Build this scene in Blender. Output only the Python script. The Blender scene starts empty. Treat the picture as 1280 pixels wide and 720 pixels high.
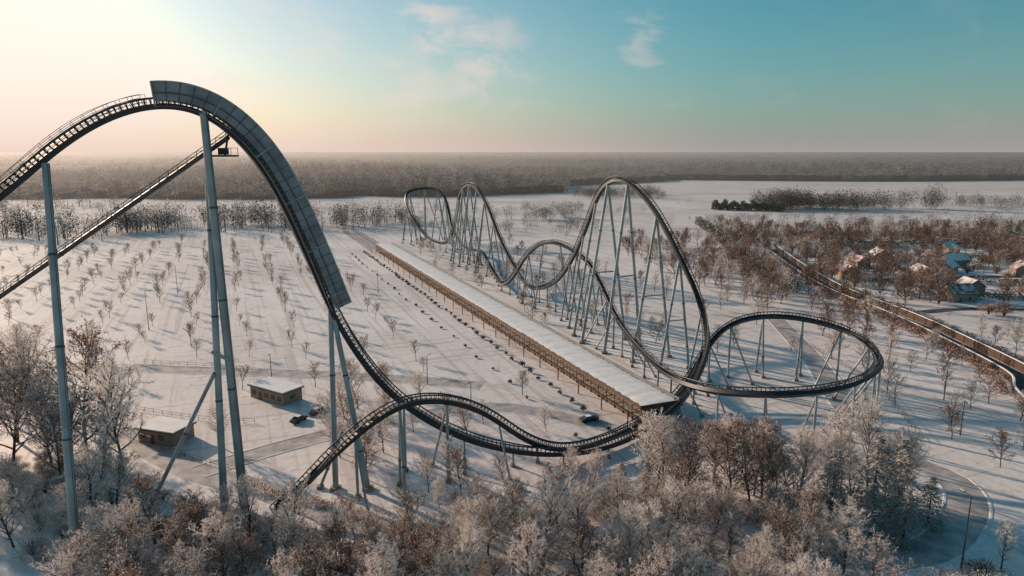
import bpy, math, random
import numpy as np
from mathutils import Vector, Matrix
R=random.Random(7)
scene=bpy.context.scene
COL=scene.collection
ELEV=math.radians(17); AZ=math.radians(-52)   # sun: compass angle from +Y, clockwise positive
SUN=Vector((math.sin(AZ)*math.cos(ELEV),math.cos(AZ)*math.cos(ELEV),math.sin(ELEV)))

# ---------------------------------------------------------------- materials
def nodes(m):
    m.use_nodes=True; nt=m.node_tree; return nt, nt.nodes, nt.links
def mat(name,col,rough=0.7,metal=0.0,var=0.0,vscale=1.0,col2=None,rand=0.0,bump=0.0,trans=0.0,det=2):
    m=bpy.data.materials.new(name); nt,N,L=nodes(m); b=N['Principled BSDF']
    b.inputs['Roughness'].default_value=rough; b.inputs['Metallic'].default_value=metal
    c2=col2 or tuple(x*(1-var) for x in col)
    no=N.new('ShaderNodeTexNoise'); no.inputs['Scale'].default_value=vscale; no.inputs['Detail'].default_value=det
    g=N.new('ShaderNodeNewGeometry'); L.new(g.outputs['Position'],no.inputs['Vector'])
    rp=N.new('ShaderNodeValToRGB'); rp.color_ramp.elements[0].position=.35; rp.color_ramp.elements[1].position=.65
    rp.color_ramp.elements[0].color=(*col,1); rp.color_ramp.elements[1].color=(*c2,1)
    L.new(no.outputs['Fac'],rp.inputs['Fac']); out=rp.outputs['Color']
    if rand>0:
        oi=N.new('ShaderNodeObjectInfo'); hs=N.new('ShaderNodeHueSaturation')
        mr=N.new('ShaderNodeMapRange'); mr.inputs['To Min'].default_value=1-rand; mr.inputs['To Max'].default_value=1+rand
        L.new(oi.outputs['Random'],mr.inputs['Value']); L.new(mr.outputs['Result'],hs.inputs['Value']); L.new(out,hs.inputs['Color'])
        out=hs.outputs['Color']
    L.new(out,b.inputs['Base Color'])
    if bump>0:
        bp=N.new('ShaderNodeBump'); bp.inputs['Strength'].default_value=bump; bp.inputs['Distance'].default_value=0.2
        L.new(no.outputs['Fac'],bp.inputs['Height']); L.new(bp.outputs['Normal'],b.inputs['Normal'])
    if trans>0:
        t=N.new('ShaderNodeBsdfTranslucent'); L.new(out,t.inputs['Color']); mx=N.new('ShaderNodeMixShader'); mx.inputs[0].default_value=trans
        L.new(b.outputs[0],mx.inputs[1]); L.new(t.outputs[0],mx.inputs[2]); L.new(mx.outputs[0],N['Material Output'].inputs['Surface'])
    return m

M_steel=mat('support_steel',(0.36,0.41,0.42),0.45,0.15,0.35,0.25,det=5)
M_track=mat('track_steel',(0.030,0.036,0.042),0.55,0.1,0.4,0.8,det=4)
M_rail=mat('rail_steel',(0.06,0.068,0.075),0.45,0.3,0.2,1.0)
M_shield=mat('shield_panel',(0.25,0.27,0.275),0.65,0.1,0.4,0.35,det=6)
M_grate=mat('catwalk_grate',(0.10,0.11,0.12),0.6,0.3,0.3,1.0)
M_strut=mat('strut_steel',(0.07,0.075,0.08),0.5,0.2,0.3,0.5)
M_snow=mat('snow_cap',(0.92,0.89,0.88),0.6,0,0.12,0.4,bump=0.15,det=5)
M_bark=mat('bark',(0.095,0.072,0.06),0.9,0,0.3,2.0,rand=0.2)
M_twig=mat('twig_brown',(0.29,0.185,0.14),0.9,0,0.3,0.5,rand=0.3,trans=.3)
M_frost=mat('twig_frost',(0.90,0.82,0.77),0.8,0,0.12,0.3,rand=0.1,trans=.4)
M_rust=mat('rust_leaves',(0.28,0.11,0.055),0.85,0,0.4,0.6,col2=(0.15,0.07,0.04),rand=0.25,trans=.35)
M_green=mat('needles',(0.04,0.05,0.035),0.9,0,0.3,1.0,rand=0.2)
M_wood=mat('brown_wood',(0.15,0.085,0.055),0.8,0,0.4,1.5)
M_dkwood=mat('dark_timber',(0.095,0.055,0.04),0.8,0,0.4,.6,det=4)
M_dark=mat('interior_shade',(0.02,0.02,0.022),0.4)  # near-black colour painting the shade inside the walkway
M_wall=mat('render_wall',(0.32,0.24,0.19),0.85,0,0.15,1.0)
M_tile=mat('roof_tile',(0.24,0.09,0.05),0.8,0,0.3,.5,col2=(0.75,0.70,0.68),det=5)
M_glass=mat('window_glass',(0.03,0.04,0.05),0.1)
M_black=mat('tyre_rubber',(0.02,0.02,0.02),0.9)
M_paint=mat('car_paint',(0.03,0.035,0.045),0.3,0.3)
M_asph=mat('asphalt_and_shade',(0.045,0.042,0.042),0.7,0,0.3,0.4,col2=(0.14,0.13,0.13),bump=.2,det=5)  # asphalt; on the sunken road its dark tone also paints shade
M_mud=mat('brown_soil',(0.12,0.08,0.06),0.95,0,0.4,0.15,col2=(0.45,0.42,0.41),bump=0.3,det=5)
M_forest=mat('forest_twigs',(0.155,0.142,0.13),0.95,0,0.0,0.01,col2=(0.10,0.095,0.09))
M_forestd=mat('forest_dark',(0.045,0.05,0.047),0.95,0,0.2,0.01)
M_forestl=mat('forest_frost',(0.52,0.49,0.47),0.95,0,0.0,0.02,col2=(0.30,0.28,0.265),trans=.3)
M_forestr=mat('forest_russet',(0.24,0.125,0.08),0.95,0,0.3,0.02)

def ground_material():
    m=bpy.data.materials.new('snow_ground'); nt,N,L=nodes(m); b=N['Principled BSDF']; b.inputs['Roughness'].default_value=0.65
    g=N.new('ShaderNodeNewGeometry')
    mp=N.new('ShaderNodeMapping'); mp.inputs['Rotation'].default_value=(0,0,math.radians(-22.3)); L.new(g.outputs['Position'],mp.inputs['Vector'])
    def tex(scale3,rot=True,sc=1,det=4,dist=0):
        s_=N.new('ShaderNodeVectorMath'); s_.operation='MULTIPLY'; s_.inputs[1].default_value=scale3; L.new(mp.outputs['Vector'] if rot else g.outputs['Position'],s_.inputs[0])
        n=N.new('ShaderNodeTexNoise'); n.inputs['Scale'].default_value=sc; n.inputs['Detail'].default_value=det; n.inputs['Distortion'].default_value=dist; L.new(s_.outputs[0],n.inputs['Vector']); return n.outputs['Fac']
    n1=tex((0.5,0.012,0.1),dist=.3); n1b=tex((0.012,0.5,0.1),dist=.2); n2=tex((.018,.018,.018),False,det=6); n3=tex((.6,.6,.6),False,det=6); n4=tex((.004,.011,.01),False,det=5); n5=tex((.12,.12,.12),False,det=4,dist=1.5)
    def ramp(src,a,bv):
        r=N.new('ShaderNodeMapRange'); r.inputs['From Min'].default_value=a; r.inputs['From Max'].default_value=bv; L.new(src,r.inputs['Value']); return r.outputs['Result']
    def mul(a,bv):
        x=N.new('ShaderNodeMath'); x.operation='MULTIPLY'; L.new(a,x.inputs[0])
        if isinstance(bv,float): x.inputs[1].default_value=bv
        else: L.new(bv,x.inputs[1])
        return x.outputs[0]
    def mix(f,c1,c2):
        x=N.new('ShaderNodeMix'); x.data_type='RGBA'; L.new(f,x.inputs['Factor'])
        for i,c in ((6,c1),(7,c2)):
            if isinstance(c,tuple): x.inputs[i].default_value=(*c,1)
            else: L.new(c,x.inputs[i])
        return x.outputs[2]
    c=mix(ramp(n2,.4,.62),(0.90,0.82,0.79),(0.77,0.69,0.655))
    c=mix(mul(ramp(n4,.5,.62),.35),c,(0.56,0.49,0.45))
    c=mix(mul(ramp(n1,.52,.63),0.6),c,(0.52,0.455,0.43))
    c=mix(mul(mul(ramp(n1b,.55,.65),0.65),ramp(n2,.42,.55)),c,(0.50,0.435,0.41))
    c=mix(mul(ramp(n5,.60,.70),0.4),c,(0.45,0.38,0.345))
    c=mix(mul(ramp(n3,.60,.70),0.5),c,(0.38,0.315,0.275))
    L.new(c,b.inputs['Base Color'])
    bp=N.new('ShaderNodeBump'); bp.inputs['Strength'].default_value=0.3; bp.inputs['Distance'].default_value=0.3; L.new(n3,bp.inputs['Height']); L.new(bp.outputs['Normal'],b.inputs['Normal'])
    return m
M_ground=ground_material()
M_road=mat('trodden_snow',(0.58,0.52,0.50),0.6,0,0.2,0.35,col2=(0.32,0.28,0.265),bump=0.3,det=5)

# ---------------------------------------------------------------- mesh helpers
class MB:
    def __init__(s): s.v=[]; s.f=[]; s.m=[]
    def quad(s,pts,mi=0):
        i=len(s.v); s.v+= [tuple(p) for p in pts]; s.f.append(tuple(range(i,i+len(pts)))); s.m.append(mi)
    def tube(s,p0,p1,r0,r1=None,n=8,mi=0,caps=False):
        p0=Vector(p0); p1=Vector(p1); r1=r0 if r1 is None else r1
        t=(p1-p0); 
        if t.length<1e-6: return
        t.normalize(); a=t.orthogonal().normalized(); b=t.cross(a); i=len(s.v)
        cs=[(math.cos(2*math.pi*k/n),math.sin(2*math.pi*k/n)) for k in range(n)]
        for p,r in ((p0,r0),(p1,r1)):
            for c,sn in cs: s.v.append(tuple(p+a*(r*c)+b*(r*sn)))
        for k in range(n):
            k2=(k+1)%n; s.f.append((i+k,i+k2,i+n+k2,i+n+k)); s.m.append(mi)
        if caps:
            s.f.append(tuple(range(i+n-1,i-1,-1))); s.m.append(mi); s.f.append(tuple(range(i+n,i+2*n))); s.m.append(mi)
    def sweep(s,prof,pts,U,S,mi=0,closed=True):
        n=len(prof); i=len(s.v)
        for p,u,sd in zip(pts,U,S):
            for a,b in prof: s.v.append(tuple(p+sd*a+u*b))
        for j in range(len(pts)-1):
            for k in range(n if closed else n-1):
                k2=(k+1)%n; s.f.append((i+j*n+k,i+j*n+k2,i+(j+1)*n+k2,i+(j+1)*n+k)); s.m.append(mi)
        if closed:
            s.f.append(tuple(range(i+n-1,i-1,-1))); s.m.append(mi)
            e=i+(len(pts)-1)*n; s.f.append(tuple(range(e,e+n))); s.m.append(mi)
    def box(s,c,sx,sy,sz,M=None,mi=0):
        i=len(s.v); c=Vector(c)
        for z in (-1,1):
            for y in (-1,1):
                for x in (-1,1):
                    o=Vector((x*sx/2,y*sy/2,z*sz/2)); 
                    if M is not None: o=M@o
                    s.v.append(tuple(c+o))
        for f in ((0,2,3,1),(4,5,7,6),(0,1,5,4),(2,6,7,3),(0,4,6,2),(1,3,7,5)):
            s.f.append(tuple(i+k for k in f)); s.m.append(mi)
    def mesh(s,name,mats,smooth=False):
        me=bpy.data.meshes.new(name); me.from_pydata(s.v,[],s.f)
        for m in mats: me.materials.append(m)
        me.polygons.foreach_set('material_index',s.m)
        if smooth: me.polygons.foreach_set('use_smooth',[True]*len(s.f))
        me.update(); return me
    def obj(s,name,mats,parent=None,smooth=False):
        return link(name,s.mesh(name,mats,smooth),parent)
def link(name,data,parent=None,loc=None,rz=0,sc=None):
    o=bpy.data.objects.new(name,data); COL.objects.link(o)
    if parent: o.parent=parent
    if loc is not None: o.location=loc
    if rz: o.rotation_euler=(0,0,rz)
    if sc is not None: o.scale=sc if hasattr(sc,'__len__') else (sc,sc,sc)
    return o
def empty(name,loc=(0,0,0),rz=0):
    o=bpy.data.objects.new(name,None); COL.objects.link(o); o.location=loc; o.rotation_euler=(0,0,rz); return o

# ---------------------------------------------------------------- ground
g=MB(); g.quad([(-22000,-3000,0),(22000,-3000,0),(22000,30000,0),(-22000,30000,0)]); g.obj('ground',[M_ground])
def smooth_poly(P,step=3.0):
    P=[Vector((*p,0)) if len(p)==2 else Vector(p) for p in P]; out=[]
    Q=[P[0]*2-P[1]]+P+[P[-1]*2-P[-2]]
    for i in range(1,len(Q)-2):
        a,b,c,d=Q[i-1:i+3]; n=max(2,int((c-b).length/step))
        for k in range(n):
            t=k/n; out.append(0.5*((2*b)+(c-a)*t+(2*a-5*b+4*c-d)*t*t+(3*b-3*c+d-a)*t**3))
    out.append(P[-1]); return out
def frames(P):
    S=[];U=[]
    for i,p in enumerate(P):
        t=(P[min(i+1,len(P)-1)]-P[max(i-1,0)]); t.z=0; t.normalize(); S.append(Vector((t.y,-t.x,0))); U.append(Vector((0,0,1)))
    return S,U
def ribbon(name,P,w,z,m,banks=False,bm=None):
    P=smooth_poly(P); mb=MB(); S,U=frames(P)
    for i in range(len(P)-1):
        w0=w*(1+0.08*math.sin(i*.7)); w1=w*(1+0.08*math.sin((i+1)*.7))
        a,b=P[i],P[i+1]
        mb.quad([a-S[i]*w0/2+U[0]*z,a+S[i]*w0/2+U[0]*z,b+S[i+1]*w1/2+U[0]*z,b-S[i+1]*w1/2+U[0]*z])
    if banks:
        for sgn in (-1,1):
            o=sgn*(w*0.5+0.25)
            mb.sweep([(o-.35,z+.002),(o-.15,z+.07),(o+.15,z+.07),(o+.35,z+.002)],P,U,S,mi=1)
    mb.obj(name,[m,bm or M_ground])
ribbon('road',[(-150,172),(-128,162),(-93,147),(-62,125),(-45,117),(-20,103),(0,98),(34,100),(51,96),(66,98),(80,110),(85,122),(80,136),(84,165),(92,200),(100,250)],6.5,0.008,M_road,True)
ribbon('service_road',[(-62,125),(-48,138),(-30,150),(-5,160),(18,150),(40,134),(62,128),(82,128)],5.5,0.016,M_road,True)
CUT=[(168,440),(155,370),(146,302),(147.5,249),(145.5,215),(141.5,181),(133,165),(124,140)]
ribbon('sunken_road',CUT,6.2,0.012,M_asph)  # shade between the two walls is put into the asphalt colour
ribbon('country_road',[(130,560),(260,540),(420,548),(600,560),(900,600)],7,0.02,M_road)
ribbon('service_road',[(-330,205),(-200,200),(-100,190),(-40,183),(-8,176)],6,0.008,M_road,True)
ribbon('garden_path',[(160,262),(190,268),(260,262),(340,270)],5,0.01,M_asph)
ribbon('garden_path',[(170,330),(230,340),(330,335)],5,0.01,M_asph)

# ---------------------------------------------------------------- coaster track
A=[(-83.5,97,49.7),(-79.1,99.5,53.8),(-75.8,102,57.1),(-71.8,104,61.3),(-67.9,106,65),(-63.9,108,67.9),(-59.6,109.5,69.8),(-55.7,110.5,70.6),(-51.4,112,70.5),(-47.5,113,68.7),(-43.9,114.5,65.2),(-40.8,116,60.4),(-38.1,117.5,53.9),(-35.8,119,46.9),(-33.7,120.5,40.2),(-31.2,122,32.4),(-27.8,123.5,25.1),(-23.1,125,17.8),(-17.2,126,12.4),(-9.5,127,7.6),(-1.6,128,4.8),(8,128,3.6),(18,131,3.4),(27.7,139,3.6),
(37.1,150,4.3),(45.6,163,7.1),(50.3,171,13.1),(51.2,177,19.1),(49.8,183,26.6),(47,189,34.4),(43.4,197,43.4),(39.6,205,50.3),(36,210,53.9),(32.5,216,54.9),(29.2,225,51.2),(27.1,232,43.9),(24.8,240,34.3),(21.3,250,22.8),(16.4,265,12.4),(8.7,290,5.3),(1.9,315,8.8),(-5.9,335,21.4),(-13.1,352,37),(-21.5,370,46),(-28.9,388,40.8),(-33.2,405,24.8),(-39.8,422,8.3),(-49.3,440,6),(-58.9,455,9.5),(-70.3,470,23.2),(-73.8,480,31.9),(-71.2,490,35.8),(-60,493,37.3),(-49.3,482,34.5),(-43.9,470,25.4),(-39.3,452,12.5),(-30.1,425,4.9),(-18.2,400,4.8),(-10.3,345,3.7),(-4.4,305,4.2),(0,295,8.6),(5,283,19.3),(9.7,275,25.7),(15.7,266,28.5),(21.7,256,27.4),(27.4,243,23.9),(30.9,225,17.2),(33.1,208,11.6),(35.7,190,8.8),
(38.9,172,7.4),(41.2,156,9),(44.9,146,10.4),(51.7,140,11.8),(60.7,137,13),(70.9,139,13.9),(81,147,14.4),(87.3,157,14.7),(88.6,168,16.1),(84.4,177,17.4),(76.1,183,18.1),(66.5,184,17.6),(57.7,180,15.3),(50.6,173,10.8),(43.9,164,5.7),(37.6,156,3.4),(29,146,2.9),(18.7,136,2.8),(9.8,131,3.1),(3.1,129,6.2),(-3.1,126,12.2),(-9.1,122.5,16.5),(-16.1,119,18.7),(-21.7,117,17.9),(-26.5,115,14.9),(-31.3,113.5,11),(-35.2,111.5,7),(-38.1,109,3.8),(-40.6,106,2.9)]
P=np.array([tuple(p) for p in smooth_poly(A,0.5)])
def resample(P,step):
    d=np.r_[0,np.cumsum(np.linalg.norm(np.diff(P,axis=0),axis=1))]; n=int(d[-1]/step); s=np.linspace(0,d[-1],n)
    return np.stack([np.interp(s,d,P[:,k]) for k in range(3)],1)
P=resample(P,1.0)
def smooth(P,w,it):
    k=np.ones(2*w+1)/(2*w+1)
    for _ in range(it):
        Q=np.pad(P,((w,w),(0,0)),mode='edge'); Q=np.stack([np.convolve(Q[:,i],k,'valid') for i in range(Q.shape[1])],1); 
        Q[:w]=P[:w]; Q[-w:]=P[-w:]; P=Q
    return P
P=smooth(P,3,3); P=resample(P,0.9)
Tn=np.gradient(P,axis=0); Tn/=np.linalg.norm(Tn,axis=1)[:,None]
Kv=np.gradient(Tn,axis=0)/0.9; Kv=smooth(Kv,6,3)
side0=np.stack([Tn[:,1],-Tn[:,0],np.zeros(len(P))],1); side0/=np.maximum(np.linalg.norm(side0,axis=1),1e-6)[:,None]
side0=smooth(side0,4,2); side0/=np.linalg.norm(side0,axis=1)[:,None]
ks=(Kv*side0).sum(1); bank=np.clip(ks*24,-1.1,1.1); bank=smooth(bank[:,None],8,3)[:,0]
Un=np.cross(side0,Tn); Un/=np.linalg.norm(Un,axis=1)[:,None]
Un=Un+side0*bank[:,None]; Un-= (Un*Tn).sum(1)[:,None]*Tn; Un/=np.linalg.norm(Un,axis=1)[:,None]
Sn=np.cross(Tn,Un)
PV=[Vector(p) for p in P]; TV=[Vector(p) for p in Tn]; UV=[Vector(p) for p in Un]; SV=[Vector(p) for p in Sn]
coaster=empty('roller_coaster')
def circ(r,cx,cy,n=6): return [(cx+r*math.cos(2*math.pi*k/n+.4),cy+r*math.sin(2*math.pi*k/n+.4)) for k in range(n)]
sp=MB(); sp.sweep([(-.55,-1.75),(.55,-1.75),(.62,-.85),(-.62,-.85)],PV,UV,SV); sp.obj('track_spine',[M_track],coaster)
rl=MB(); rl.sweep(circ(.14,-.8,0),PV,UV,SV); rl.sweep(circ(.14,.8,0),PV,UV,SV); rl.obj('track_rails',[M_rail],coaster,True)
ti=MB()
for i in range(0,len(PV),1):
    p,u,s_=PV[i],UV[i],SV[i]
    ti.tube(p+s_*.8,p+s_*.2-u*.9,.09,n=4); ti.tube(p-s_*.8,p-s_*.2-u*.9,.09,n=4)
    if i%2==0: ti.tube(p+s_*.8-u*.12,p-s_*.8-u*.12,.07,n=4)
ti.obj('track_ties',[M_track],coaster)
def near(pt):
    d=np.linalg.norm(P-np.array(pt),axis=1); return int(d.argmin())
iLiftEnd=near((-57,110,70.4)); iShEnd=near((-31.6,121.8,33.5)); iShA=near((-55.7,110.5,70.6))
sh=MB()
seg=slice(iShA,iShEnd)
for sd in (-1,1):
    o=sd*1.75
    sh.sweep([(o-.06,-.5),(o+.06,-.5),(o+.06,2.3),(o-.06,2.3)],PV[seg],UV[seg],SV[seg])
    sh.sweep([(o-.12,2.302),(o+.12,2.302),(o+.12,2.5),(o-.12,2.5)],PV[seg],UV[seg],SV[seg],mi=2)
    sh.sweep([(o+sd*.062,.55),(o+sd*.18,.55),(o+sd*.18,.75),(o+sd*.062,.75)],PV[seg],UV[seg],SV[seg],mi=1)
    sh.sweep([(sd*1.1,-1.35),(sd*2.0,-1.35),(sd*2.0,-1.25),(sd*1.1,-1.25)],PV[seg],UV[seg],SV[seg],mi=1)
    sh.sweep(circ(.045,sd*2.05,-.75,4),PV[seg],UV[seg],SV[seg],mi=1)
for i in range(iShA,iShEnd,2):
    p,u,s_=PV[i],UV[i],SV[i]
    for sd in (-1,1): sh.tube(p+s_*sd*1.86-u*1.3,p+s_*sd*1.86+u*2.4,.06,n=4,mi=1)
    sh.tube(p-s_*1.8-u*.95,p+s_*1.8-u*.95,.08,n=4,mi=1)
    if (i-iShA)%10==0:
        for sd in (-1,1): sh.tube(p+s_*sd*1.92-u*1.3,p+s_*sd*1.92+u*2.45,.13,n=4,mi=2)
sh.obj('side_shield',[M_shield,M_grate,M_steel],coaster)
cw=MB(); seg=slice(0,iLiftEnd)
for sd in (-1,1):
    cw.sweep([(sd*1.15,-.5),(sd*2.1,-.5),(sd*2.1,-.42),(sd*1.15,-.42)],PV[seg],UV[seg],SV[seg])
    for hh in (.2,.75): cw.sweep(circ(.04,sd*2.08,hh,4),PV[seg],UV[seg],SV[seg])
    for i in range(0,iLiftEnd,2):
        p,u,s_=PV[i],UV[i],SV[i]; cw.tube(p+s_*sd*2.08-u*.45,p+s_*sd*2.08+u*.75,.04,n=4); cw.tube(p+s_*sd*.6-u*1.4,p+s_*sd*2.05-u*.5,.06,n=4)
cw.obj('lift_catwalk',[M_grate],coaster)
mp_=MB(); q=PV[near((-45.5,113.8,67))]
mp_.box(q+Vector((-1.5,0,-5.2)),3.4,3.0,.3); 
for dx in (-1.6,0,1.6):
    for dy in (-1.4,1.4): mp_.tube(q+Vector((-1.5+dx,dy,-5.1)),q+Vector((-1.5+dx,dy,-3.9)),.05,n=4)
mp_.tube(q+Vector((-3.1,-1.4,-3.95)),q+Vector((.1,-1.4,-3.95)),.05,n=4); mp_.tube(q+Vector((-3.1,1.4,-3.95)),q+Vector((.1,1.4,-3.95)),.05,n=4)
mp_.tube(q+Vector((-1.5,0,-5.1)),q+Vector((-.5,0,-1)),.18)
mp_.box(q+Vector((-1.7,0,-4.5)),1.4,1.0,1.0)
mp_.obj('service_platform',[M_track],coaster)
# supports
su=MB()
def leg(a,b,r0,r1=None,flanges=True,n=12,mi=0):
    a=Vector(a); b=Vector(b); r1=r1 or r0*1.05; su.tube(a,b,r0,r1,n=n,mi=mi)
    L=(b-a).length
    if flanges:
        k=max(1,int(L/14))
        for j in range(1,k+1):
            c=a.lerp(b,j/(k+.5)); t=(b-a).normalized(); rr=r0*1.22; su.tube(c-t*.16,c+t*.16,rr,rr,n=n,caps=True,mi=1)
    if b.z<.6: su.box((b.x,b.y,.3),r0*4,r0*4,.6,mi=2)
leg((-69.9,104,60.3),(-63.8,90,0.3),.55,.66)
leg((-48.8,111.3,68.3),(-46.3,108.4,0.3),.6,.78)
leg((-49.3,112.6,63.5),(-48.6,105.6,0.3),.5,.62)
leg((-48.7,106.8,26.5),(-63,107,0.3),.33)
leg((-48.9,107.2,30),(-46.9,109,28),.3,flanges=False)
leg((-33.2,121.8,35.9),(-33,118,.3),.45,.55)
leg((-33.2,121.8,35.9),(-27,118,.3),.45,.55)
leg((-31.5,119,11),(-36,118.5,.3),.28)
for a,b in (((-69.9,104,60.3),(-63.8,90,0.3)),((-48.8,111.3,68.3),(-46.3,108.4,0.3))):
    a=Vector(a)+Vector((.75,-.3,0)); b=Vector(b)+Vector((.95,-.3,0)); su.tube(a,b,.05,n=4,mi=1); su.tube(a+Vector((.0,-.45,0)),b+Vector((0,-.45,0)),.05,n=4,mi=1)
a=Vector((-45.9,113,64.3)); b=Vector((-95.9,125,35.3)); e=a+(b-a)*(64.3/(64.3-35.3)); e.z=.3
leg(a,e,.4,.5,mi=3)
for off in (-.9,.9):
    su.tube(a+Vector((0,off,1.0)),e+Vector((0,off,1.0)),.07,n=4,mi=3)
d_=(e-a)
for k in range(60):
    c=a+d_*(k/60); c2=a+d_*((k+1)/60)
    for off in (-.9,.9): su.tube(c+Vector((0,off,.1)),c+Vector((0,off,1.0)),.06,n=4,mi=3); su.tube(c+Vector((0,off,.1)),c2+Vector((0,off,1.0)),.05,n=4,mi=3)
    su.tube(c+Vector((0,-.9,.1)),c+Vector((0,.9,.1)),.06,n=4,mi=3)
Ln=len(P); i=near((-20,125.5,15))
def clear_of_track(a,b,skip):
    a=np.array(a); b=np.array(b); t=np.linspace(0.12,1,24)[:,None]; pts=a+(b-a)*t
    D=np.linalg.norm(P[None,:,:]-pts[:,None,:],axis=2); idx=np.arange(Ln); D[:,np.abs(idx-skip)<14]=99
    return D.min()>2.1
while i<Ln-2:
    p=PV[i]-UV[i]*1.5; z=p.z; s_=Vector((SV[i].x,SV[i].y,0))
    s_= s_.normalized() if s_.length>.01 else Vector((1,0,0)); t=Vector((TV[i].x,TV[i].y,0)); t=t.normalized() if t.length>.01 else Vector((0,1,0))
    if z>1.6:
        r=.19+.005*z; w=z*.15
        if z>16:
            c1=(p+s_*w); c2=(p-s_*w); c1.z=c2.z=.3
            ok1=clear_of_track(p,c1,i); ok2=clear_of_track(p,c2,i)
            if ok1: leg(p,c1,r)
            if ok2: leg(p,c2,r)
            if ok1 and ok2 and z>30: su.tube(p.lerp(c1,.55),p.lerp(c2,.55),r*.5)
            c3=p+t*z*.35+s_*w*.2; c3.z=.3
            if abs(TV[i].z)<.6 and z>26 and clear_of_track(p,c3,i): leg(p,c3,r*.85)
        elif z>6:
            c1=Vector((p.x,p.y,.3)); 
            bk=1 if bank[i]<0 else -1
            if clear_of_track(p,c1,i): leg(p,c1,r,flanges=False)
            c2=p+s_*(-bk)*z*.5; c2.z=.3
            if clear_of_track(p,c2,i): leg(p-Vector((0,0,.4)),c2,r*.85,flanges=False)
        else:
            c1=Vector((p.x,p.y,.3)); leg(p,c1,r,flanges=False)
    stp=10 if z<18 else 12.5
    i+= int(stp/.9*(1.35 if abs(TV[i].z)>.6 else 1))
su.obj('supports',[M_steel,M_grate,M_wall,M_strut],coaster,False)
for poly in bpy.data.objects['supports'].data.polygons:
    poly.use_smooth = len(poly.vertices)==4 and poly.material_index==0

# ---------------------------------------------------------------- covered walkway
D=Vector((-.381,.9245,0)); Q=Vector((.9245,.381,0)); O=Vector((29.6,148.6,0)); LEN=306.; W=10.5
MW=Matrix((Q.to_4d()[:3],D.to_4d()[:3],(0,0,1))).transposed()
walk=empty('covered_walkway')
def WP(a,b,z): return O+D*a+Q*b+Vector((0,0,z))
def wbox(mb,a0,a1,b0,b1,z0,z1,mi=0): mb.box(WP((a0+a1)/2,(b0+b1)/2,(z0+z1)/2),b1-b0,a1-a0,z1-z0,MW,mi)
rf=MB(); fr=MB(); sn=MB()
wbox(rf,0,LEN,0,W,4.3,4.6)
na,nb_=306,9
for j in range(na+1):
    ea=.25+.6*R.random()**2; eb=.25+.6*R.random()**2; jt=(j%7==0)
    for k in range(nb_):
        b_=ea+(W-ea-eb)*k/(nb_-1); zz=4.66+.16*math.sin(math.pi*k/(nb_-1))**.5+R.uniform(0,.08)-(.08 if jt else 0)
        if k in (0,nb_-1): zz=4.603
        sn.v.append(tuple(WP(LEN*j/na,b_,zz)))
for j in range(na):
    for k in range(nb_-1):
        a_=j*nb_+k; sn.f.append((a_,a_+1,a_+1+nb_,a_+nb_)); sn.m.append(0)
wbox(rf,0,LEN,-.2,-.002,3.9,4.75,2); wbox(rf,0,LEN,W+.002,W+.3,4.1,5.2,1); wbox(rf,-.2,-.002,-.2,W+.3,3.9,4.75,2)
for k in range(0,int(LEN/4)+1):
    a0=k*4.
    for b0 in (0.2,W/2,W-.3): wbox(fr,a0,a0+.22,b0,b0+.22,0,4.298)
    for z in (1.0,2.7):
        if a0+4<LEN: wbox(fr,a0+.222,a0+3.998,.24,.36,z,z+.14)
    wbox(fr,a0+1.9,a0+2.05,.365,.45,0.1,4.25)
    if a0+4<LEN: wbox(fr,a0+.3,a0+3.9,.47,.53,0.05,1.0)
    if k%3==0: wbox(fr,a0,a0+.25,-3.2,-.21,3.3,3.5)
    if k%3==0: wbox(fr,a0,a0+.25,-3.45,-3.2,0,3.5)
for b0 in (-3.4,-1.8): wbox(fr,0.26,LEN,b0,b0+.15,3.502,3.62)
wbox(fr,0,LEN,W*.55,W*.55+.1,.1,3.9,1)  # added solid panel, coloured dark to stand for shade under the roof
for k in range(30):
    a0=LEN+k*4
    for b0 in (-3,4): wbox(fr,a0,a0+.22,b0,b0+.22,0,3.8)
wbox(fr,LEN,LEN+118,-3,-2.8,3.802,4.0); wbox(fr,LEN,LEN+118,4,4.2,3.802,4.0); wbox(fr,LEN,LEN+118,.5,.7,3.7,3.9)
rf.obj('roof',[M_wall,M_shield,M_wood],walk); fr.obj('timber_frame',[M_wood,M_dark],walk); sn.obj('roof_snow',[M_snow],walk,True)

rw=MB(); CP=smooth_poly(CUT); S_,U_=frames(CP)
for sgn,h in ((-1,2.6),(1,2.2)):
    o=sgn*3.7
    rw.sweep([(o-.25,0),(o+.25,0),(o+.25,h),(o-.25,h)],CP,U_,S_); rw.sweep([(o-.3,h+.002),(o+.3,h+.002),(o+.22,h+.12),(o-.22,h+.12)],CP,U_,S_,mi=1)
    for k in range(0,len(CP),2): rw.box(CP[k]+S_[k]*(o-sgn*.32)+Vector((0,0,h/2)),.14,.14,h,mi=0)
rw.obj('retaining_wall',[M_dkwood,M_snow])

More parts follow.
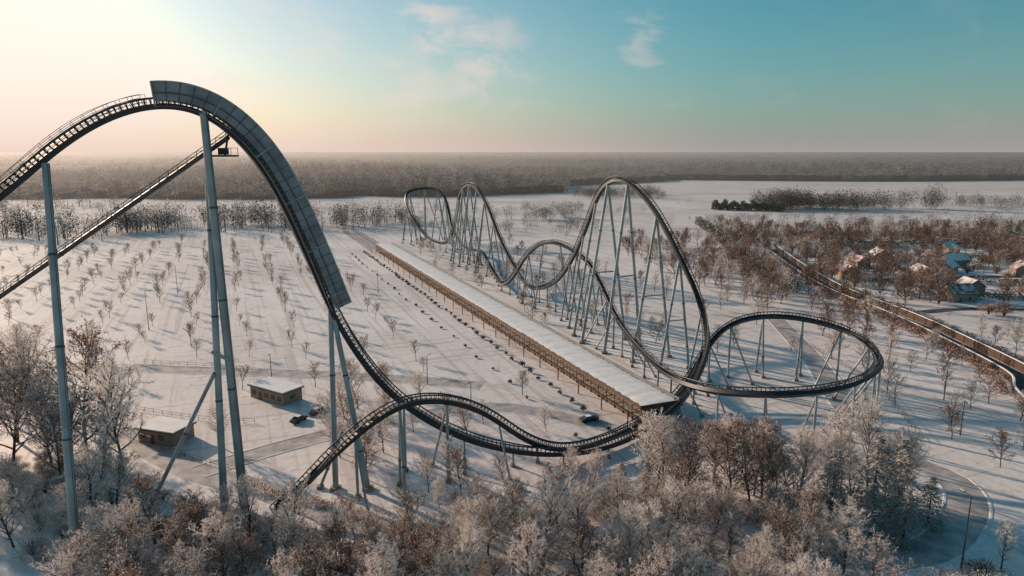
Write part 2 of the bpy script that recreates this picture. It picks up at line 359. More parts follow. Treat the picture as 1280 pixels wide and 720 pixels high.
# ---------------------------------------------------------------- vegetation templates
def rnd_unit(r):
    while True:
        v=Vector((r.uniform(-1,1),r.uniform(-1,1),r.uniform(-1,1)))
        if .05<v.length<1: return v.normalized()
def bare_tree(name,seed,h,nb,n2,n3,n4,clear=.22,spread=.42,tw=.03,frost=.5,mats=None,leaf=0):
    r=random.Random(seed); mb=MB()
    def stick(p,q,w,mi):
        t=(q-p); s_=t.cross(rnd_unit(r)); 
        if s_.length<1e-5: return
        s_.normalize(); s_*=w
        i=len(mb.v); mb.v+=[tuple(p-s_),tuple(p+s_),tuple(q)]; mb.f.append((i,i+1,i+2)); mb.m.append(mi)
    pts=[Vector((0,0,0))]; d=Vector((0,0,1)); ns=8
    for k in range(ns):
        d=(d+Vector((r.gauss(0,.07),r.gauss(0,.07),0))).normalized(); pts.append(pts[-1]+d*h*.88/ns)
    r0=h*.014
    def rad(t): return r0*(1-t)**.8+.015
    for k in range(ns): mb.tube(pts[k],pts[k+1],rad(k/ns),rad((k+1)/ns),n=6)
    def at(t):
        x=min(t*ns,ns-1e-4); k=int(x); return pts[k].lerp(pts[k+1],x-k)
    for b in range(nb):
        t=clear+(1-clear)*((b+r.random())/nb)**.85; p=at(min(t,.99)); az=b*2.4+r.uniform(-.5,.5)
        rise=.55+.9*t+r.uniform(-.25,.25)
        dr=Vector((math.cos(az),math.sin(az),rise)).normalized()
        tt=(t-clear)/(1-clear); L=h*spread*(math.sin(math.pi*min(1,.28+.62*tt))**.8)*r.uniform(.7,1.15)
        rb=max(rad(t)*.55,.03); q=p; m=4; bp=[p]
        for k in range(m):
            dr=(dr+rnd_unit(r)*.18+Vector((0,0,.06))).normalized(); q2=q+dr*L/m; mb.tube(q,q2,rb*(1-k/m)+.02,rb*(1-(k+1)/m)+.015,n=4); q=q2; bp.append(q)
        for c in range(n2):
            u=.2+.8*(c+r.random())/n2; x=min(u*m,m-1e-4); k=int(x); s0=bp[k].lerp(bp[k+1],x-k)
            d2=(dr+rnd_unit(r)*.95+Vector((0,0,.12))).normalized(); L2=L*.42*r.uniform(.6,1.2)*(1.15-u*.5)
            e=s0+d2*L2; mb.tube(s0,e,.03+tw*.3,.012,n=3,mi=2 if r.random()<frost*.6 else 0)
            for g3 in range(n3):
                u3=.15+.85*(g3+r.random())/n3; s3=s0.lerp(e,min(u3,1)); d3=(d2+rnd_unit(r)*1.0).normalized(); L3=L2*.55*r.uniform(.5,1.2)
                e3=s3+d3*L3; fr_=r.random()<frost; mi=2 if fr_ else 1; stick(s3,e3,tw,mi)
                for g4 in range(n4):
                    s4=s3.lerp(e3,r.uniform(.2,1)); d4=(d3+rnd_unit(r)*1.1).normalized(); stick(s4,s4+d4*L3*r.uniform(.35,.7),tw*.85,2 if r.random()<frost else 1)
                    if leaf and r.random()<leaf:
                        c4=s4+d4*L3*.3; a4=rnd_unit(r)*.13; b4=rnd_unit(r)*.13; mb.quad([c4,c4+a4,c4+a4+b4,c4+b4],3)
    return mb.mesh(name,mats or [M_bark,M_twig,M_frost,M_rust])
TALL=[bare_tree('bare_tree_mesh%d'%k,20+k,14,26,7,6,5,frost=f,tw=.036,spread=sp_,clear=cl) for k,(f,sp_,cl) in enumerate([(.8,.40,.15),(.92,.36,.2),(.62,.44,.15),(.96,.38,.12),(.45,.34,.22)])]
RUSTY=[bare_tree('brown_tree_mesh%d'%k,50+k,12,24,7,5,4,frost=.45,tw=.035,spread=.42,clear=.12,leaf=.5) for k in range(2)]
MED=[bare_tree('mid_tree_mesh%d'%k,70+k,10,18,6,5,3,frost=f,tw=.055,spread=.44,clear=.12,leaf=lf) for k,(f,lf) in enumerate([(.7,0),(.35,.25),(.85,0),(.15,.75)])]
SMALL=[bare_tree('lot_tree_mesh%d'%k,90+k,6.2,15,6,4,3,frost=.45,tw=.024,spread=.44,clear=.32,leaf=.08) for k in range(4)]
def bush(name,seed,h,w,n,mats,lsz=.16,fr=.3):
    r=random.Random(seed); mb=MB()
    for k in range(26):
        az=r.uniform(0,6.28); e=Vector((math.cos(az)*w*.4*r.random(),math.sin(az)*w*.4*r.random(),h*r.uniform(.6,1))); mb.tube((0,0,0),e,.05,.015,n=3)
    lobes=[(Vector((r.uniform(-.3,.3)*w,r.uniform(-.3,.3)*w,h*r.uniform(.3,.7))),r.uniform(.18,.34)*w) for _ in range(9)]
    for k in range(n):
        c,rr=r.choice(lobes); d=rnd_unit(r)*rr*r.random()**.4; d.z*=h/w*.9; p=c+d
        if p.z<.05: p.z=r.uniform(.05,.5)
        a=rnd_unit(r)*lsz; b=rnd_unit(r)*lsz; mb.quad([p,p+a,p+a+b,p+b],2 if r.random()<fr*(.4+p.z/h) else 1)
    return mb.mesh(name,mats)
BUSH=[bush('frosted_shrub_mesh',5,3.4,4.5,2600,[M_bark,M_twig,M_frost],.10,.95),bush('frosted_shrub_mesh2',6,3,4,2400,[M_bark,M_twig,M_frost],.10,.7)]
RBUSH=[bush('rust_shrub_mesh',8,3.4,4.2,2600,[M_bark,M_rust,M_frost],.10,.22),bush('rust_shrub_mesh2',9,2.8,4.6,2600,[M_bark,M_rust,M_frost],.10,.4)]
EVER=bush('evergreen_shrub_mesh',11,2.2,2.0,500,[M_bark,M_green,M_snow],.16,.25)
def conifer(name,seed,h,w,n):
    r=random.Random(seed); mb=MB(); mb.tube((0,0,0),(0,0,h),.3,.03,n=6)
    z=h*.04
    while z<h*.98:
        t=z/h; L=w*.5*(1-t)**.6*r.uniform(.8,1.1)+.2
        for b in range(int(8+5*(1-t))):
            az=r.uniform(0,6.28); Lb=L*r.uniform(.6,1.1); d=Vector((math.cos(az),math.sin(az),0)); sde=Vector((-d.y,d.x,0))
            for q in range(n):
                u=r.random()**.7; c=Vector((0,0,z))+d*Lb*u+sde*r.gauss(0,.28*(1-u*.5))*Lb*.5+Vector((0,0,-.3*Lb*u*u+r.gauss(0,.10)))
                a=(d+rnd_unit(r)*.6)*.26; bb=(sde+rnd_unit(r)*.5)*.16
                mb.quad([c-bb,c+a*.6-bb*.3,c+a,c+bb],1)
                if r.random()<.8: o=Vector((0,0,.08)); mb.quad([c-bb*1.3+o,c+a*.5-bb*.3+o,c+a*1.3+o,c+bb*1.3+o],2)
        z+=h*.036
    return mb.mesh(name,[M_bark,M_green,M_frost])
CON=[conifer('snowy_conifer_mesh',3,15,12,15)]
def put(name,me,x,y,s,rz=None,sz=None):
    rz=R.uniform(0,6.28) if rz is None else rz; q=s*R.uniform(.9,1.12)
    return link(name,me,None,(x,y,-.02),rz,(s*R.uniform(.92,1.1),s*R.uniform(.92,1.1),q))
PXY=P[:,:2]
def clear(x,y,rad,h):
    d=np.hypot(PXY[:,0]-x,PXY[:,1]-y); k=d<rad
    return not (k & (P[:,2]-2<h)).any()
def walkpos(x,y):
    v=Vector((x,y,0))-O; return v.dot(D),v.dot(Q)
def in_walk(x,y,m=3):
    a,b=walkpos(x,y); return -6<a<LEN+120 and -4-m<b<W+m
ROADPTS=[]
for o in bpy.data.objects:
    if 'road' in o.name or 'path' in o.name:
        vs=np.array([v.co[:2] for v in o.data.vertices]); ROADPTS.append(vs)
ROADPTS=np.concatenate(ROADPTS)
def on_road(x,y,m=3.5): return np.hypot(ROADPTS[:,0]-x,ROADPTS[:,1]-y).min()<m
def scatter(n,xr,yr,fn,mind,pts,cond=None):
    c=0; tries=0
    while c<n and tries<n*25:
        tries+=1; x=R.uniform(*xr); y=R.uniform(*yr)
        if cond and not cond(x,y): continue
        if pts and min((x-a)**2+(y-b)**2 for a,b in pts)<mind*mind: continue
        if in_walk(x,y,2): continue
        pts.append((x,y)); fn(x,y); c+=1
allp=[]
HUTS=[(-61,166),(-76,140)]
# open forecourt in front of the huts stays free of trees
def nohut(x,y,m=9): return all((x-a)**2+(y-b)**2>m*m for a,b in HUTS) and not (-66<x<-44 and 138<y<166) and not(-80<x<-66 and 124<y<140)
def f_tall(lo,hi,rust=.15,pool=None):
    def f(x,y):
        s=R.uniform(lo,hi)/14
        if not clear(x,y,4.2,14*s): s*=.45
        if not clear(x,y,3.2,14*s): return
        if R.random()<rust: put('brown_leaved_tree',R.choice(RUSTY),x,y,s*14/12)
        else: put('bare_tree',R.choice(pool or TALL),x,y,s)
    return f
nolegs=lambda x,y: (x+64)**2+(y-90)**2>16 and not(abs(x+64)<2.5 and y<90) and (x+47)**2+(y-107)**2>12
for x,y,s in [(61,106,1.0),(67,109,.85),(55,108,.85),(63,100,.6),(70,105,.65),(58,101,.6),(24,113,.5),(20,116,.45)]: put('snowy_conifer',CON[0],x,y,s); allp.append((x,y))
glade=lambda x,y: not(49<x<72 and 88<y<106)
scatter(52,(-66,-4),(76,101),f_tall(8.5,12.5,.22),3.5,allp,lambda x,y:abs(x)<.8*y and nolegs(x,y))
scatter(52,(-8,50),(76,104),f_tall(9,13.5,.06),3.4,allp,lambda x,y: abs(x)<.8*y and glade(x,y))
scatter(17,(24,50),(104,124),f_tall(11,16,.4),3.4,allp,lambda x,y:not on_road(x,y,3.2))
scatter(15,(-118,-72),(118,150),f_tall(17,25,.05),5.5,allp,lambda x,y:nohut(x,y) and not on_road(x,y) and x/y<-.52)
scatter(10,(-100,-66),(98,120),f_tall(10,15,.1),4.5,allp,lambda x,y:nohut(x,y) and x/y<-.56)
scatter(14,(-62,-26),(128,160),f_tall(9,13,.1),5,allp,lambda x,y:nohut(x,y) and not on_road(x,y) and not(-.40<x/y<-.29))
scatter(10,(-28,22),(108,124),f_tall(6,9,.1),5,allp,lambda x,y:not on_road(x,y))
scatter(8,(-24,8),(134,170),f_tall(6,9,.1),6,allp,lambda x,y:not on_road(x,y))
scatter(8,(50,76),(112,120),f_tall(9,14,.1,[TALL[1],TALL[3]]),4,allp,lambda x,y:not on_road(x,y,4.5))
scatter(14,(72,96),(84,110),f_tall(6,9,.4),4,allp,lambda x,y:not on_road(x,y,4.5) and x<.8*y)
bp=[]
scatter(95,(-70,-10),(76,104),lambda x,y:put('rust_shrub',R.choice(RBUSH+[BUSH[1]]),x,y,R.uniform(.7,1.3)),2.2,bp,lambda x,y:abs(x)<.8*y and clear(x,y,2.5,4) and nolegs(x,y))
scatter(120,(-10,70),(78,112),lambda x,y:put('frosted_shrub',R.choice(BUSH+[BUSH[0],BUSH[0],RBUSH[1]]),x,y,R.uniform(.7,1.3)),2.2,bp,lambda x,y:abs(x)<.8*y and clear(x,y,2.5,4) and not on_road(x,y))
scatter(40,(-104,-62),(94,130),lambda x,y:put('frosted_shrub',R.choice(BUSH),x,y,R.uniform(.7,1.2)),2.6,bp,lambda x,y:nohut(x,y) and not on_road(x,y) and x>-.8*y)
for x,y,s in [(60,117,1.15),(66,117,1.25),(71,114,1.0)]: put('bare_tree',TALL[3],x,y,s)
for iu in range(-26,-1):
    for iv in range(-7,28):
        a=iv*14+R.uniform(-2.4,2.4)+(iu%2)*7; b=iu*16-3+R.uniform(-2.4,2.4)
        p=WP(a,b,0); x,y=p.x,p.y
        if y<172 or y>500 or abs(x)>.78*y or R.random()<.13 or not nohut(x,y,12) or on_road(x,y,3): continue
        if min([(x-q[0])**2+(y-q[1])**2 for q in allp])<9: continue
        put('parking_lot_tree',R.choice(SMALL),x,y,R.uniform(.65,1.2))
for k in range(48):
    p=WP(k*6.4,-8+R.uniform(-.5,.5),0); put('evergreen_shrub',EVER,p.x,p.y,R.uniform(.6,1.0))
    if k%2==0:
        p=WP(k*6.4,-17+R.uniform(-.5,.5),0); put('evergreen_shrub',EVER,p.x,p.y,R.uniform(.5,.8))
mp2=[]
def f_med(lo,hi,pool=None):
    def f(x,y):
        s=R.uniform(lo,hi)/10
        if not clear(x,y,4,10*s): return
        put('bare_tree',R.choice(pool or MED),x,y,s)
    return f
def rightof(x,y,m=14):
    a,b=walkpos(x,y); return b>m
SHEDS=[(205,335,.2),(226,352,-.4),(262,345,.1),(190,372,.5),(300,370,0),(240,300,.2),(285,310,-.3),(330,350,.2),(215,395,.1),(270,420,.4),(180,410,-.2),(350,410,.1),(205,300,.3),(170,340,.1),(245,375,.3),(190,285,.1),(300,330,.4)]
def noshed(x,y): return all((x-a)**2+(y-b)**2>80 and not (abs(x-a)<8 and 0<b-y<18) for a,b,_ in SHEDS)
scatter(90,(-60,120),(200,460),f_med(4,9),6,mp2,lambda x,y:rightof(x,y,16) and walkpos(x,y)[1]<95)
scatter(160,(70,152),(225,460),f_med(6,12,[MED[1],MED[3],MED[3],MED[0]]),4.5,mp2,lambda x,y:not on_road(x,y,4) and x>98-(y-235)*.22)
scatter(36,(95,200),(118,235),f_med(5,9),8,mp2,lambda x,y:x<.82*y and not on_road(x,y,5))
scatter(340,(155,430),(262,540),f_med(7,13,[MED[1],MED[3],MED[3],MED[3],MED[0]]),4.2,mp2,lambda x,y:x<.82*y and not on_road(x,y,4) and noshed(x,y) and (math.sin(x*.045)+math.sin(y*.06+x*.02)>-.8))
scatter(170,(158,420),(248,520),lambda x,y:put('rust_shrub',R.choice(RBUSH),x,y,R.uniform(1,2.0)),4,mp2,lambda x,y:x<.82*y and not on_road(x,y,4) and noshed(x,y) and y>255)
for x,y,s in [(181,283,1.9),(186,288,1.5),(175,287,1.5)]: put('brown_leaved_tree',RUSTY[0],x,y,s*.75)

def hedge(name,P_,w,h,n_per_m,mats,lsz=.3,fr=.3,seed=1):
    r=random.Random(seed); mb=MB(); Ps=smooth_poly(P_,2.0)
    for i in range(len(Ps)-1):
        a,b=Ps[i],Ps[i+1]; t=(b-a).normalized(); s_=Vector((t.y,-t.x,0)); hh=h*(1+.25*math.sin(i*1.3)+r.uniform(-.15,.15))
        mb.tube(a,a+Vector((0,0,hh*.7)),.06,.02,n=3)
        for k in range(int(n_per_m*(b-a).length)):
            z=r.random()**.7; c=a.lerp(b,r.random())+s_*(r.uniform(-1,1)*w/2*(1-z*.35))+Vector((0,0,z*hh)); u=rnd_unit(r)*lsz; v=rnd_unit(r)*lsz
            mb.quad([c,c+u,c+u+v,c+v],2 if r.random()<fr*(.4+z) else 1)
    mb.obj(name,mats)
hedge('hedge',[(139,302),(140.5,249),(138.5,215),(135,184),(127,168)],3,2.2,55,[M_bark,M_rust,M_frost],.28,.2,1)
hedge('hedge',[(154,305),(156,249),(154,215),(150,181),(143,163)],2.4,1.8,50,[M_bark,M_rust,M_frost],.28,.25,2)
hedge('hedge',[(163,600),(150,500),(131,380),(126,293)],7,6,50,[M_bark,M_green,M_frost],.45,.15,3)
hedge('hedge',[(155,318),(200,322),(280,318),(360,322)],3.5,3,40,[M_bark,M_green,M_frost],.4,.15,4)
hedge('hedge',[(200,385),(290,392),(400,382)],4,4,45,[M_bark,M_green,M_frost],.45,.15,5)
hedge('hedge',[(170,352),(205,350),(228,380)],4,3.5,40,[M_bark,M_green,M_frost],.45,.15,6)
hedge('hedge',[(-52,119),(-36,113),(-24,107)],2,1.6,90,[M_bark,M_rust,M_frost],.16,.3,7)
hedge('hedge',[(12,109),(26,107),(40,108),(52,110)],2,1.5,90,[M_bark,M_green,M_frost],.16,.3,8)
hedge('hedge',[(150,520),(260,512),(420,520),(560,528)],4,3.0,30,[M_bark,M_green,M_frost],.6,.35,9)
hedge('hedge',[(219,751),(290,728)],14,8,120,[M_bark,M_green,M_forestl],.9,.2,10)
hedge('hedge',[(165,290),(230,286),(330,292)],4,3,40,[M_bark,M_green,M_frost],.4,.15,12)
hedge('hedge',[(190,445),(300,452),(420,446)],5,5,45,[M_bark,M_green,M_frost],.5,.15,13)
ribbon('flower_bed',[(-55,112),(-47,108),(-38,104)],4,.03,M_mud)

# ---------------------------------------------------------------- distant woods (numpy merged)
rng=np.random.default_rng(5)
def woods(name,pos,hs,ws,K,mats,tri=.16,seed=0,pm=(.5,.3,.2)):
    rg=np.random.default_rng(seed); N=len(pos)
    c=rg.normal(size=(N,K,3)); c/=np.linalg.norm(c,axis=2)[:,:,None]; c*= (rg.random((N,K,1))**.33)
    lob=1+.3*np.sin(c[:,:,0:1]*5+rg.random((N,1,1))*6)*np.cos(c[:,:,1:2]*4+rg.random((N,1,1))*6)
    c*=lob
    cen=np.zeros((N,K,3)); cen[:,:,0]=pos[:,None,0]+c[:,:,0]*ws[:,None]*.5; cen[:,:,1]=pos[:,None,1]+c[:,:,1]*ws[:,None]*.5
    cen[:,:,2]=hs[:,None]*(.54+.46*c[:,:,2]); cen[:,:,2]=np.maximum(cen[:,:,2],.3)
    d=rg.normal(size=(N,K,3,3)); d/=np.linalg.norm(d,axis=3)[...,None]; d*=(hs*tri)[:,None,None,None]*rg.uniform(.5,1.1,(N,K,1,1)); d[...,2]*=1.2
    V=(cen[:,:,None,:]+d).reshape(-1,3)
    tv=np.zeros((N,3,3)); wv=(hs*.014)[:,None]
    tv[:,0,:2]=pos-wv; tv[:,1,:2]=pos+wv; tv[:,2,:2]=pos; tv[:,2,2]=hs*.9
    V=np.concatenate([V,tv.reshape(-1,3)]); nf=len(V)//3
    me=bpy.data.meshes.new(name); me.vertices.add(len(V)); me.vertices.foreach_set('co',V.astype(np.float32).ravel())
    me.loops.add(nf*3); me.loops.foreach_set('vertex_index',np.arange(nf*3,dtype=np.int32))
    me.polygons.add(nf); me.polygons.foreach_set('loop_start',np.arange(0,nf*3,3,dtype=np.int32)); me.polygons.foreach_set('loop_total',np.full(nf,3,dtype=np.int32))
    for m in mats: me.materials.append(m)
    cum=np.cumsum(pm)/sum(pm)
    tm=np.searchsorted(cum,rg.random(N)); mi=np.repeat(tm,K); sw=rg.random(N*K)<.25; mi[sw]=np.searchsorted(cum,rg.random(sw.sum()))
    mi=np.concatenate([mi,np.zeros(N,dtype=mi.dtype)]).astype(np.int32); mi=np.clip(mi,0,len(mats)-1)
    me.polygons.foreach_set('material_index',mi); me.update(); me.validate()
    return link(name,me)
FM=(M_forest,M_forestl,M_forestd,M_forestr)
def patch(name,n,x0,x1,y0,y1,h0,h1,K=260,seed=1,mats=FM,pm=(.4,.4,.1,.1),wf=.95,tri=.042):
    cx=rng.uniform(x0,x1,max(2,n//9)); cy=rng.uniform(y0,y1,len(cx)); k=rng.integers(0,len(cx),n)
    mixf=rng.random(n)<.55
    px=np.where(mixf,cx[k]+rng.normal(0,(x1-x0)*.06,n),rng.uniform(x0,x1,n)); py=np.where(mixf,cy[k]+rng.normal(0,(y1-y0)*.15,n),rng.uniform(y0,y1,n))
    hs=h0+(h1-h0)*rng.random(n)**1.4
    woods(name,np.stack([px,py],1),hs,hs*wf*rng.uniform(.7,1.25,n),K,list(mats),tri,seed,pm)
patch('tree_row',110,-300,-165,530,600,10,25,seed=11)
patch('tree_row',100,-450,-290,480,570,9,23,seed=12)
patch('tree_row',44,-150,-95,560,620,9,23,seed=13)
patch('tree_row',30,-20,60,620,660,7,17,seed=14)
patch('tree_row',190,270,405,735,790,11,24,seed=15,pm=(.45,.2,.25,.1))
patch('tree_row',16,430,475,740,780,16,32,seed=16,K=400,tri=.035)
patch('tree_row',60,-90,140,700,760,5,12,seed=17)
patch('tree_row',150,90,215,930,1050,8,17,seed=18,pm=(.4,.1,.4,.1))
patch('tree_row',90,-110,60,520,600,5,12,seed=19,pm=(.4,.3,.1,.2))
patch('tree_row',140,150,600,575,640,5,11,seed=20)
patch('tree_row',90,-700,-450,640,800,8,18,seed=24)
patch('tree_row',70,500,760,700,820,8,18,seed=25,pm=(.4,.2,.3,.1))
patch('tree_row',80,160,420,480,560,7,13,seed=27,pm=(.35,.15,.2,.3))
pos=np.array([(160+k*21+rng.uniform(-3,3),556+k*1.3) for k in range(24)]); hs=rng.uniform(10,14,24); woods('tree_row',pos,hs,hs*.85,260,list(FM),.04,21)
pos=np.array([(190+k*14+rng.uniform(-3,3),640+k*3) for k in range(40)]); hs=rng.uniform(3,7,40); woods('tree_row',pos,hs,hs*1.5,120,list(FM),.08,22,(.4,.2,.4))
pos=np.array([(200+k*16+rng.uniform(-4,4),830+k*2) for k in range(60)]); hs=rng.uniform(4,9,60); woods('tree_row',pos,hs,hs*1.6,100,list(FM),.08,23,(.4,.2,.4))
pos=np.array([(-650+k*17+rng.uniform(-4,4),740-k*.5) for k in range(34)]); hs=rng.uniform(4,9,34); woods('tree_row',pos,hs,hs*1.6,100,list(FM),.08,26,(.4,.3,.3))
def edge(x):
    return np.where(x<-230,905+20*np.sin(x*.02),np.where(x<90,1010+60*np.sin(x*.012),np.where(x<330,1250+(x-90)*.9,1500+40*np.sin(x*.006))))
bands=[(900,1500,13,23,32,.065),(1500,2400,21,25,22,.09),(2400,4000,40,28,14,.13),(4000,7500,90,32,9,.2)]
for bi,(y0,y1,spc,hh,K,tri) in enumerate(bands):
    ar=(y1-y0)*(1.7*(y0+y1)/2); n=int(ar/(spc*spc)*1.0); n=min(n,11000)
    y=rng.uniform(y0,y1,n*2); x=rng.uniform(-.85,.85,n*2)*y1; k=(np.abs(x)<.85*y+60)&(y>edge(x)); x=x[k][:n]; y=y[k][:n]
    zone=np.sin(x*.004+y*.002)*.2+np.sin(x*.0013-y*.006)*.18
    hs=rng.uniform(.6,1.15,len(x))*hh*(1+zone); ws=np.full(len(x),spc*1.15)*rng.uniform(.7,1.2,len(x))
    woods('distant_forest',np.stack([x,y],1),hs,ws,K*3,list(FM),tri*.7,30+bi,(.34,.38,.26,.02))
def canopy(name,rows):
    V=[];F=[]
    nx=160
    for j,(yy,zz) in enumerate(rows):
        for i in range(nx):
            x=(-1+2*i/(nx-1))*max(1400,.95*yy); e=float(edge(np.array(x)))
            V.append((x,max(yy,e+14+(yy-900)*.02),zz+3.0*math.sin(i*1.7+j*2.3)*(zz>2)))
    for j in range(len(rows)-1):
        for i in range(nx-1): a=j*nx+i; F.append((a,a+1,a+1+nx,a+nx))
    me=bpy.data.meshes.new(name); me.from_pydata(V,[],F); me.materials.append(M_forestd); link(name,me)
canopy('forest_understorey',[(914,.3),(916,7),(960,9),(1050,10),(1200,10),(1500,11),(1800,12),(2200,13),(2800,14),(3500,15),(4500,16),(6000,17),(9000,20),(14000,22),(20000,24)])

# ---------------------------------------------------------------- small things
def hut(x,y,rz,L,Wd,h,wallm,name='wooden_hut'):
    e=empty(name,(x,y,0),rz)
    w=MB(); w.box((0,0,h/2),L,Wd,h); w.obj('walls',[wallm],e)
    r_=MB(); r_.box((0,0,h+.12),L+1,Wd+1,.24); r_.obj('roof',[M_wood],e)
    s_=MB(); s_.box((0,0,h+.36),L+.8,Wd+.8,.236); s_.obj('roof_snow',[M_snow],e)
    d=MB()
    for k in range(int(L/2.4)):
        cx=-L/2+1.4+k*2.4
        if k==1: d.box((cx,-Wd/2-.02,1.05),1,.06,2.1,mi=1)
        else: d.box((cx,-Wd/2-.02,1.7),1.4,.06,1.0); d.box((cx,-Wd/2-.04,1.15),1.6,.12,.08,mi=1); d.box((cx,-Wd/2-.055,1.7),.06,.03,1.0,mi=1)
    d.box((L/2+.02,0,1.7),.06,1.4,1.0)
    d.obj('windows_and_door',[M_glass,M_wood],e)
def gable(x,y,rz,L,Wd,h):
    e=empty('garden_house',(x,y,0),rz); w=MB(); w.box((0,0,h/2),L,Wd,h); hr=Wd*.36
    for sx in (-1,1): w.quad([(sx*L/2,-Wd/2,h),(sx*L/2,Wd/2,h),(sx*L/2,0,h+hr)])
    w.obj('walls',[M_wall],e); r_=MB()
    for sy in (-1,1):
        for mi,dz in ((0,.03),(1,.25)):
            r_.quad([(-L/2-.4,sy*(Wd/2+.4),h-.25+dz),(L/2+.4,sy*(Wd/2+.4),h-.25+dz),(L/2+.4,0,h+hr+dz),(-L/2-.4,0,h+hr+dz)],mi)
        r_.quad([(-L/2-.4,sy*(Wd/2+.4),h-.22),(L/2+.4,sy*(Wd/2+.4),h-.22),(L/2+.4,sy*(Wd/2+.4),h),(-L/2-.4,sy*(Wd/2+.4),h)],0)
    r_.obj('roof',[M_wood,R.choice([M_ground,M_tile])],e)
    d=MB(); d.box((-L*.2,-Wd/2-.02,1.0),1,.06,2.0,mi=1); d.box((L*.2,-Wd/2-.02,1.5),1.2,.06,.9); d.box((-L/2-.02,0,1.5),.06,1.2,.9); d.obj('windows_and_door',[M_glass,M_wood],e)
hut(-60.5,166.5,math.radians(-32),12.5,6,3.2,M_wall)
hut(-76,141,math.radians(-17),9.5,6,3,M_wall)
for x,y,rz in SHEDS: gable(x,y,rz+R.choice((0,1.2)),R.uniform(9,17),R.uniform(7,10),3.6)
def lamp(x,y,h=9):
    mb=MB(); mb.tube((0,0,0),(0,0,.9),.18,.15,n=8); mb.tube((0,0,.9),(0,0,h),.12,.08,n=8); mb.tube((0,0,h),(.5,0,h+.25),.06,.05,n=6); mb.tube((.5,0,h+.25),(1.5,0,h+.3),.05,.05,n=6)
    mb.box((1.6,0,h+.27),.9,.32,.14); mb.box((1.6,0,h+.19),.6,.22,.03,mi=1); mb.box((1.6,0,h+.36),.8,.26,.04,mi=1)
    o=mb.obj('street_lamp',[M_rail,M_snow]); o.location=(x,y,0); o.rotation_euler=(0,0,R.uniform(0,6.28))
for x,y,h in [(-129,235,14),(-23,177,8),(100,143,8),(110,165,8),(-66,179,8),(66.5,91,13),(-150,300,12),(-60,300,10),(84,150,8),(-95,150,8),(-10,158,7),(118,205,8),(62,125,8)]: lamp(x,y,h)
def car(x,y,rz,paint):
    e=empty('parked_car',(x,y,0),rz)
    prof=[(-2.2,.35),(-2.25,.75),(-2.0,.95),(-1.5,1.0),(-.95,1.42),(.5,1.45),(1.15,1.0),(2.0,.88),(2.2,.65),(2.15,.35)]
    b=MB(); n=len(prof)
    for s_ in (-1,1):
        for px_,pz in prof: b.v.append((px_,s_*(.88 if pz<1.1 else .68),pz))
    for k in range(n): k2=(k+1)%n; b.f.append((k,k2,n+k2,n+k)); b.m.append(0)
    b.f.append(tuple(range(n-1,-1,-1))); b.m.append(0); b.f.append(tuple(range(n,2*n))); b.m.append(0)
    b.obj('body',[paint],e)
    g_=MB()
    for s_ in (-1,1): g_.quad([(-1.35,s_*.87,1.03),(-.9,s_*.72,1.37),(.45,s_*.72,1.38),(1.0,s_*.87,1.03)])
    g_.quad([(.56,-.62,1.44),(.56,.62,1.44),(1.12,.78,1.05),(1.12,-.78,1.05)]); g_.quad([(-1.02,-.62,1.41),(-1.02,.62,1.41),(-1.5,.78,1.04),(-1.5,-.78,1.04)])
    g_.obj('windows',[M_glass],e)
    w=MB()
    for wx in (-1.35,1.35):
        for s_ in (-1,1): w.tube((wx,s_*.72,.33),(wx,s_*.93,.33),.33,n=14,caps=True)
    w.obj('wheels',[M_black],e)
    s2=MB(); s2.box((-.2,0,1.48),1.3,1.2,.06); s2.obj('roof_snow',[M_snow],e)
car(18,151,.4,M_paint); car(-50,151,1.2,M_paint); car(28,98.2,.1,M_paint); car(-47,156,1.2,M_paint)
def fence(name,P_,h=1.1):
    mb=MB(); Ps=smooth_poly(P_,2.5)
    for i,p in enumerate(Ps):
        mb.tube(p,p+Vector((0,0,h)),.05,n=5)
        if i<len(Ps)-1:
            for z in (.45,h-.05): mb.tube(p+Vector((0,0,z)),Ps[i+1]+Vector((0,0,z)),.04,n=4)
    mb.obj(name,[M_wood])
fence('railing_fence',[(-110,196),(-88,192),(-70,187)]); fence('railing_fence',[(-92,158),(-74,152),(-60,150)]); fence('railing_fence',[(-70,133),(-52,124)])
fence('railing_fence',[(95,228),(98,180),(90,140)])

# ---------------------------------------------------------------- world, haze, sun
w=bpy.data.worlds.new('World'); scene.world=w; w.use_nodes=True; N=w.node_tree.nodes; L=w.node_tree.links
bg=N['Background']; sky=N.new('ShaderNodeTexSky'); sky.sky_type='NISHITA'; sky.sun_disc=False; sky.sun_elevation=ELEV; sky.sun_rotation=AZ
sky.altitude=100; sky.air_density=1.0; sky.dust_density=1.2; sky.ozone_density=2.0
tc=N.new('ShaderNodeTexCoord'); 
def math_(op,a,b=None,cl=False):
    x=N.new('ShaderNodeMath'); x.operation=op; x.use_clamp=cl
    for i,v in ((0,a),(1,b)):
        if v is None: continue
        if isinstance(v,(int,float)): x.inputs[i].default_value=v
        else: L.new(v,x.inputs[i])
    return x.outputs[0]
def mixc(f,a,b,bt='MIX'):
    x=N.new('ShaderNodeMix'); x.data_type='RGBA'; x.blend_type=bt
    if isinstance(f,(int,float)): x.inputs[0].default_value=f
    else: L.new(f,x.inputs[0])
    for i,v in ((6,a),(7,b)):
        if isinstance(v,tuple): x.inputs[i].default_value=(*v,1)
        else: L.new(v,x.inputs[i])
    return x.outputs[2]
def rng_(v,a,b,c=0.,d=1.,smooth=False):
    x=N.new('ShaderNodeMapRange'); x.inputs['From Min'].default_value=a; x.inputs['From Max'].default_value=b; x.inputs['To Min'].default_value=c; x.inputs['To Max'].default_value=d
    if smooth: x.interpolation_type='SMOOTHSTEP'
    L.new(v,x.inputs['Value']); return x.outputs['Result']
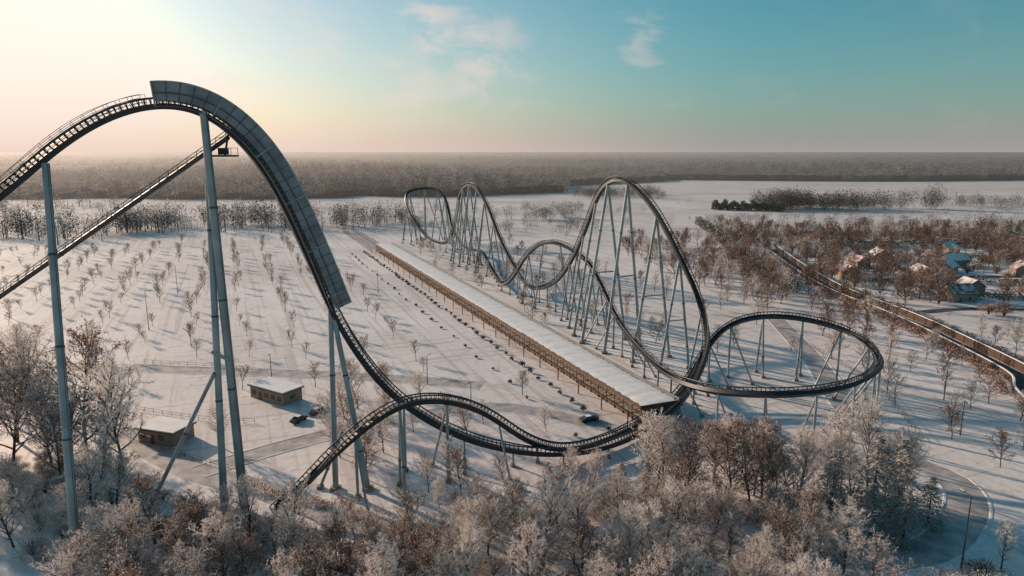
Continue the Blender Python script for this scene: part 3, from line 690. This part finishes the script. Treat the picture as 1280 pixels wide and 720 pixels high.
sxyz=N.new('ShaderNodeSeparateXYZ'); L.new(tc.outputs['Generated'],sxyz.inputs[0]); Z=sxyz.outputs['Z']
dp=N.new('ShaderNodeVectorMath'); dp.operation='DOT_PRODUCT'; L.new(tc.outputs['Generated'],dp.inputs[0]); dp.inputs[1].default_value=(math.sin(AZ),math.cos(AZ),0.0)
toward=rng_(dp.outputs['Value'],.28,1.0,0,1,True)
tint=mixc(toward,(0.27,0.84,0.82),(1.0,1.0,0.94))
base=mixc(1.0,sky.outputs[0],tint,'MULTIPLY')
base=mixc(1.0,base,(10.0,9.2,8.1),'DARKEN')
mist=mixc(toward,(3.3,3.0,2.95),(7.8,5.9,5.1))
fz=math_('POWER',2.718,math_('MULTIPLY',math_('MAXIMUM',Z,0.0),-11.5))
base=mixc(fz,base,mist)
mpn=N.new('ShaderNodeMapping'); mpn.inputs['Scale'].default_value=(7,7,15); mpn.inputs['Location'].default_value=(1.3,.6,.2); L.new(tc.outputs['Generated'],mpn.inputs['Vector'])
cn=N.new('ShaderNodeTexNoise'); cn.inputs['Scale'].default_value=1.7; cn.inputs['Detail'].default_value=9; cn.inputs['Roughness'].default_value=.58; cn.inputs['Distortion'].default_value=.4; L.new(mpn.outputs[0],cn.inputs['Vector'])
# cloud banks sit at fixed sky directions
near_=None
for dx,dy,dz,rad,am in ((-.115,.980,.163,.09,1.),(-.045,.986,.128,.11,.9),(.178,.972,.150,.07,.85),(-.30,.94,.09,.2,.5),(-.13,.985,.09,.14,.55)):
    ds=N.new('ShaderNodeVectorMath'); ds.operation='DISTANCE'; L.new(tc.outputs['Generated'],ds.inputs[0]); ds.inputs[1].default_value=(dx,dy,dz)
    f_=rng_(ds.outputs['Value'],rad,0.0,0,am,True)
    near_=f_ if near_ is None else math_('MAXIMUM',near_,f_)
dens=math_('ADD',cn.outputs['Fac'],math_('MULTIPLY',near_,.22))
cr=math_('MULTIPLY',rng_(dens,.54,.78,0,.75,True),math_('ADD',math_('MULTIPLY',near_,.85),.10))
base=mixc(cr,base,mixc(toward,(5.4,4.9,4.8),(8.2,6.8,6.0)))
L.new(base,bg.inputs['Color']); bg.inputs['Strength'].default_value=.115
hz=MB(); hz.box((0,6010,28.5),16000,10980,63)
hm=bpy.data.materials.new('haze'); nt,N2,L2=nodes(hm); N2.remove(N2['Principled BSDF'])
vs=N2.new('ShaderNodeVolumeScatter'); vs.inputs['Density'].default_value=.00019; vs.inputs['Anisotropy'].default_value=.45; vs.inputs['Color'].default_value=(.96,.91,.90,1)
va=N2.new('ShaderNodeVolumeAbsorption'); va.inputs['Color'].default_value=(.1,.1,.1,1); va.inputs['Density'].default_value=.00013
ad=N2.new('ShaderNodeAddShader'); L2.new(vs.outputs[0],ad.inputs[0]); L2.new(va.outputs[0],ad.inputs[1]); L2.new(ad.outputs[0],N2['Material Output'].inputs['Volume'])
hz.obj('haze_atmosphere',[hm])
sl=bpy.data.lights.new('sun','SUN'); sl.energy=5.0; sl.angle=math.radians(1.2); sl.color=(1,.76,.57)
so=link('sun',sl); so.rotation_euler=SUN.to_track_quat('Z','Y').to_euler()
cam=bpy.data.cameras.new('camera'); cam.lens=24; cam.sensor_width=36; cam.clip_end=60000; cam.clip_start=.5
co=link('camera',cam); co.location=(0,0,62); co.rotation_euler=(math.radians(90-11.27),0,0); scene.camera=co
scene.view_settings.view_transform='Standard'; scene.view_settings.look='None'; scene.view_settings.exposure=0
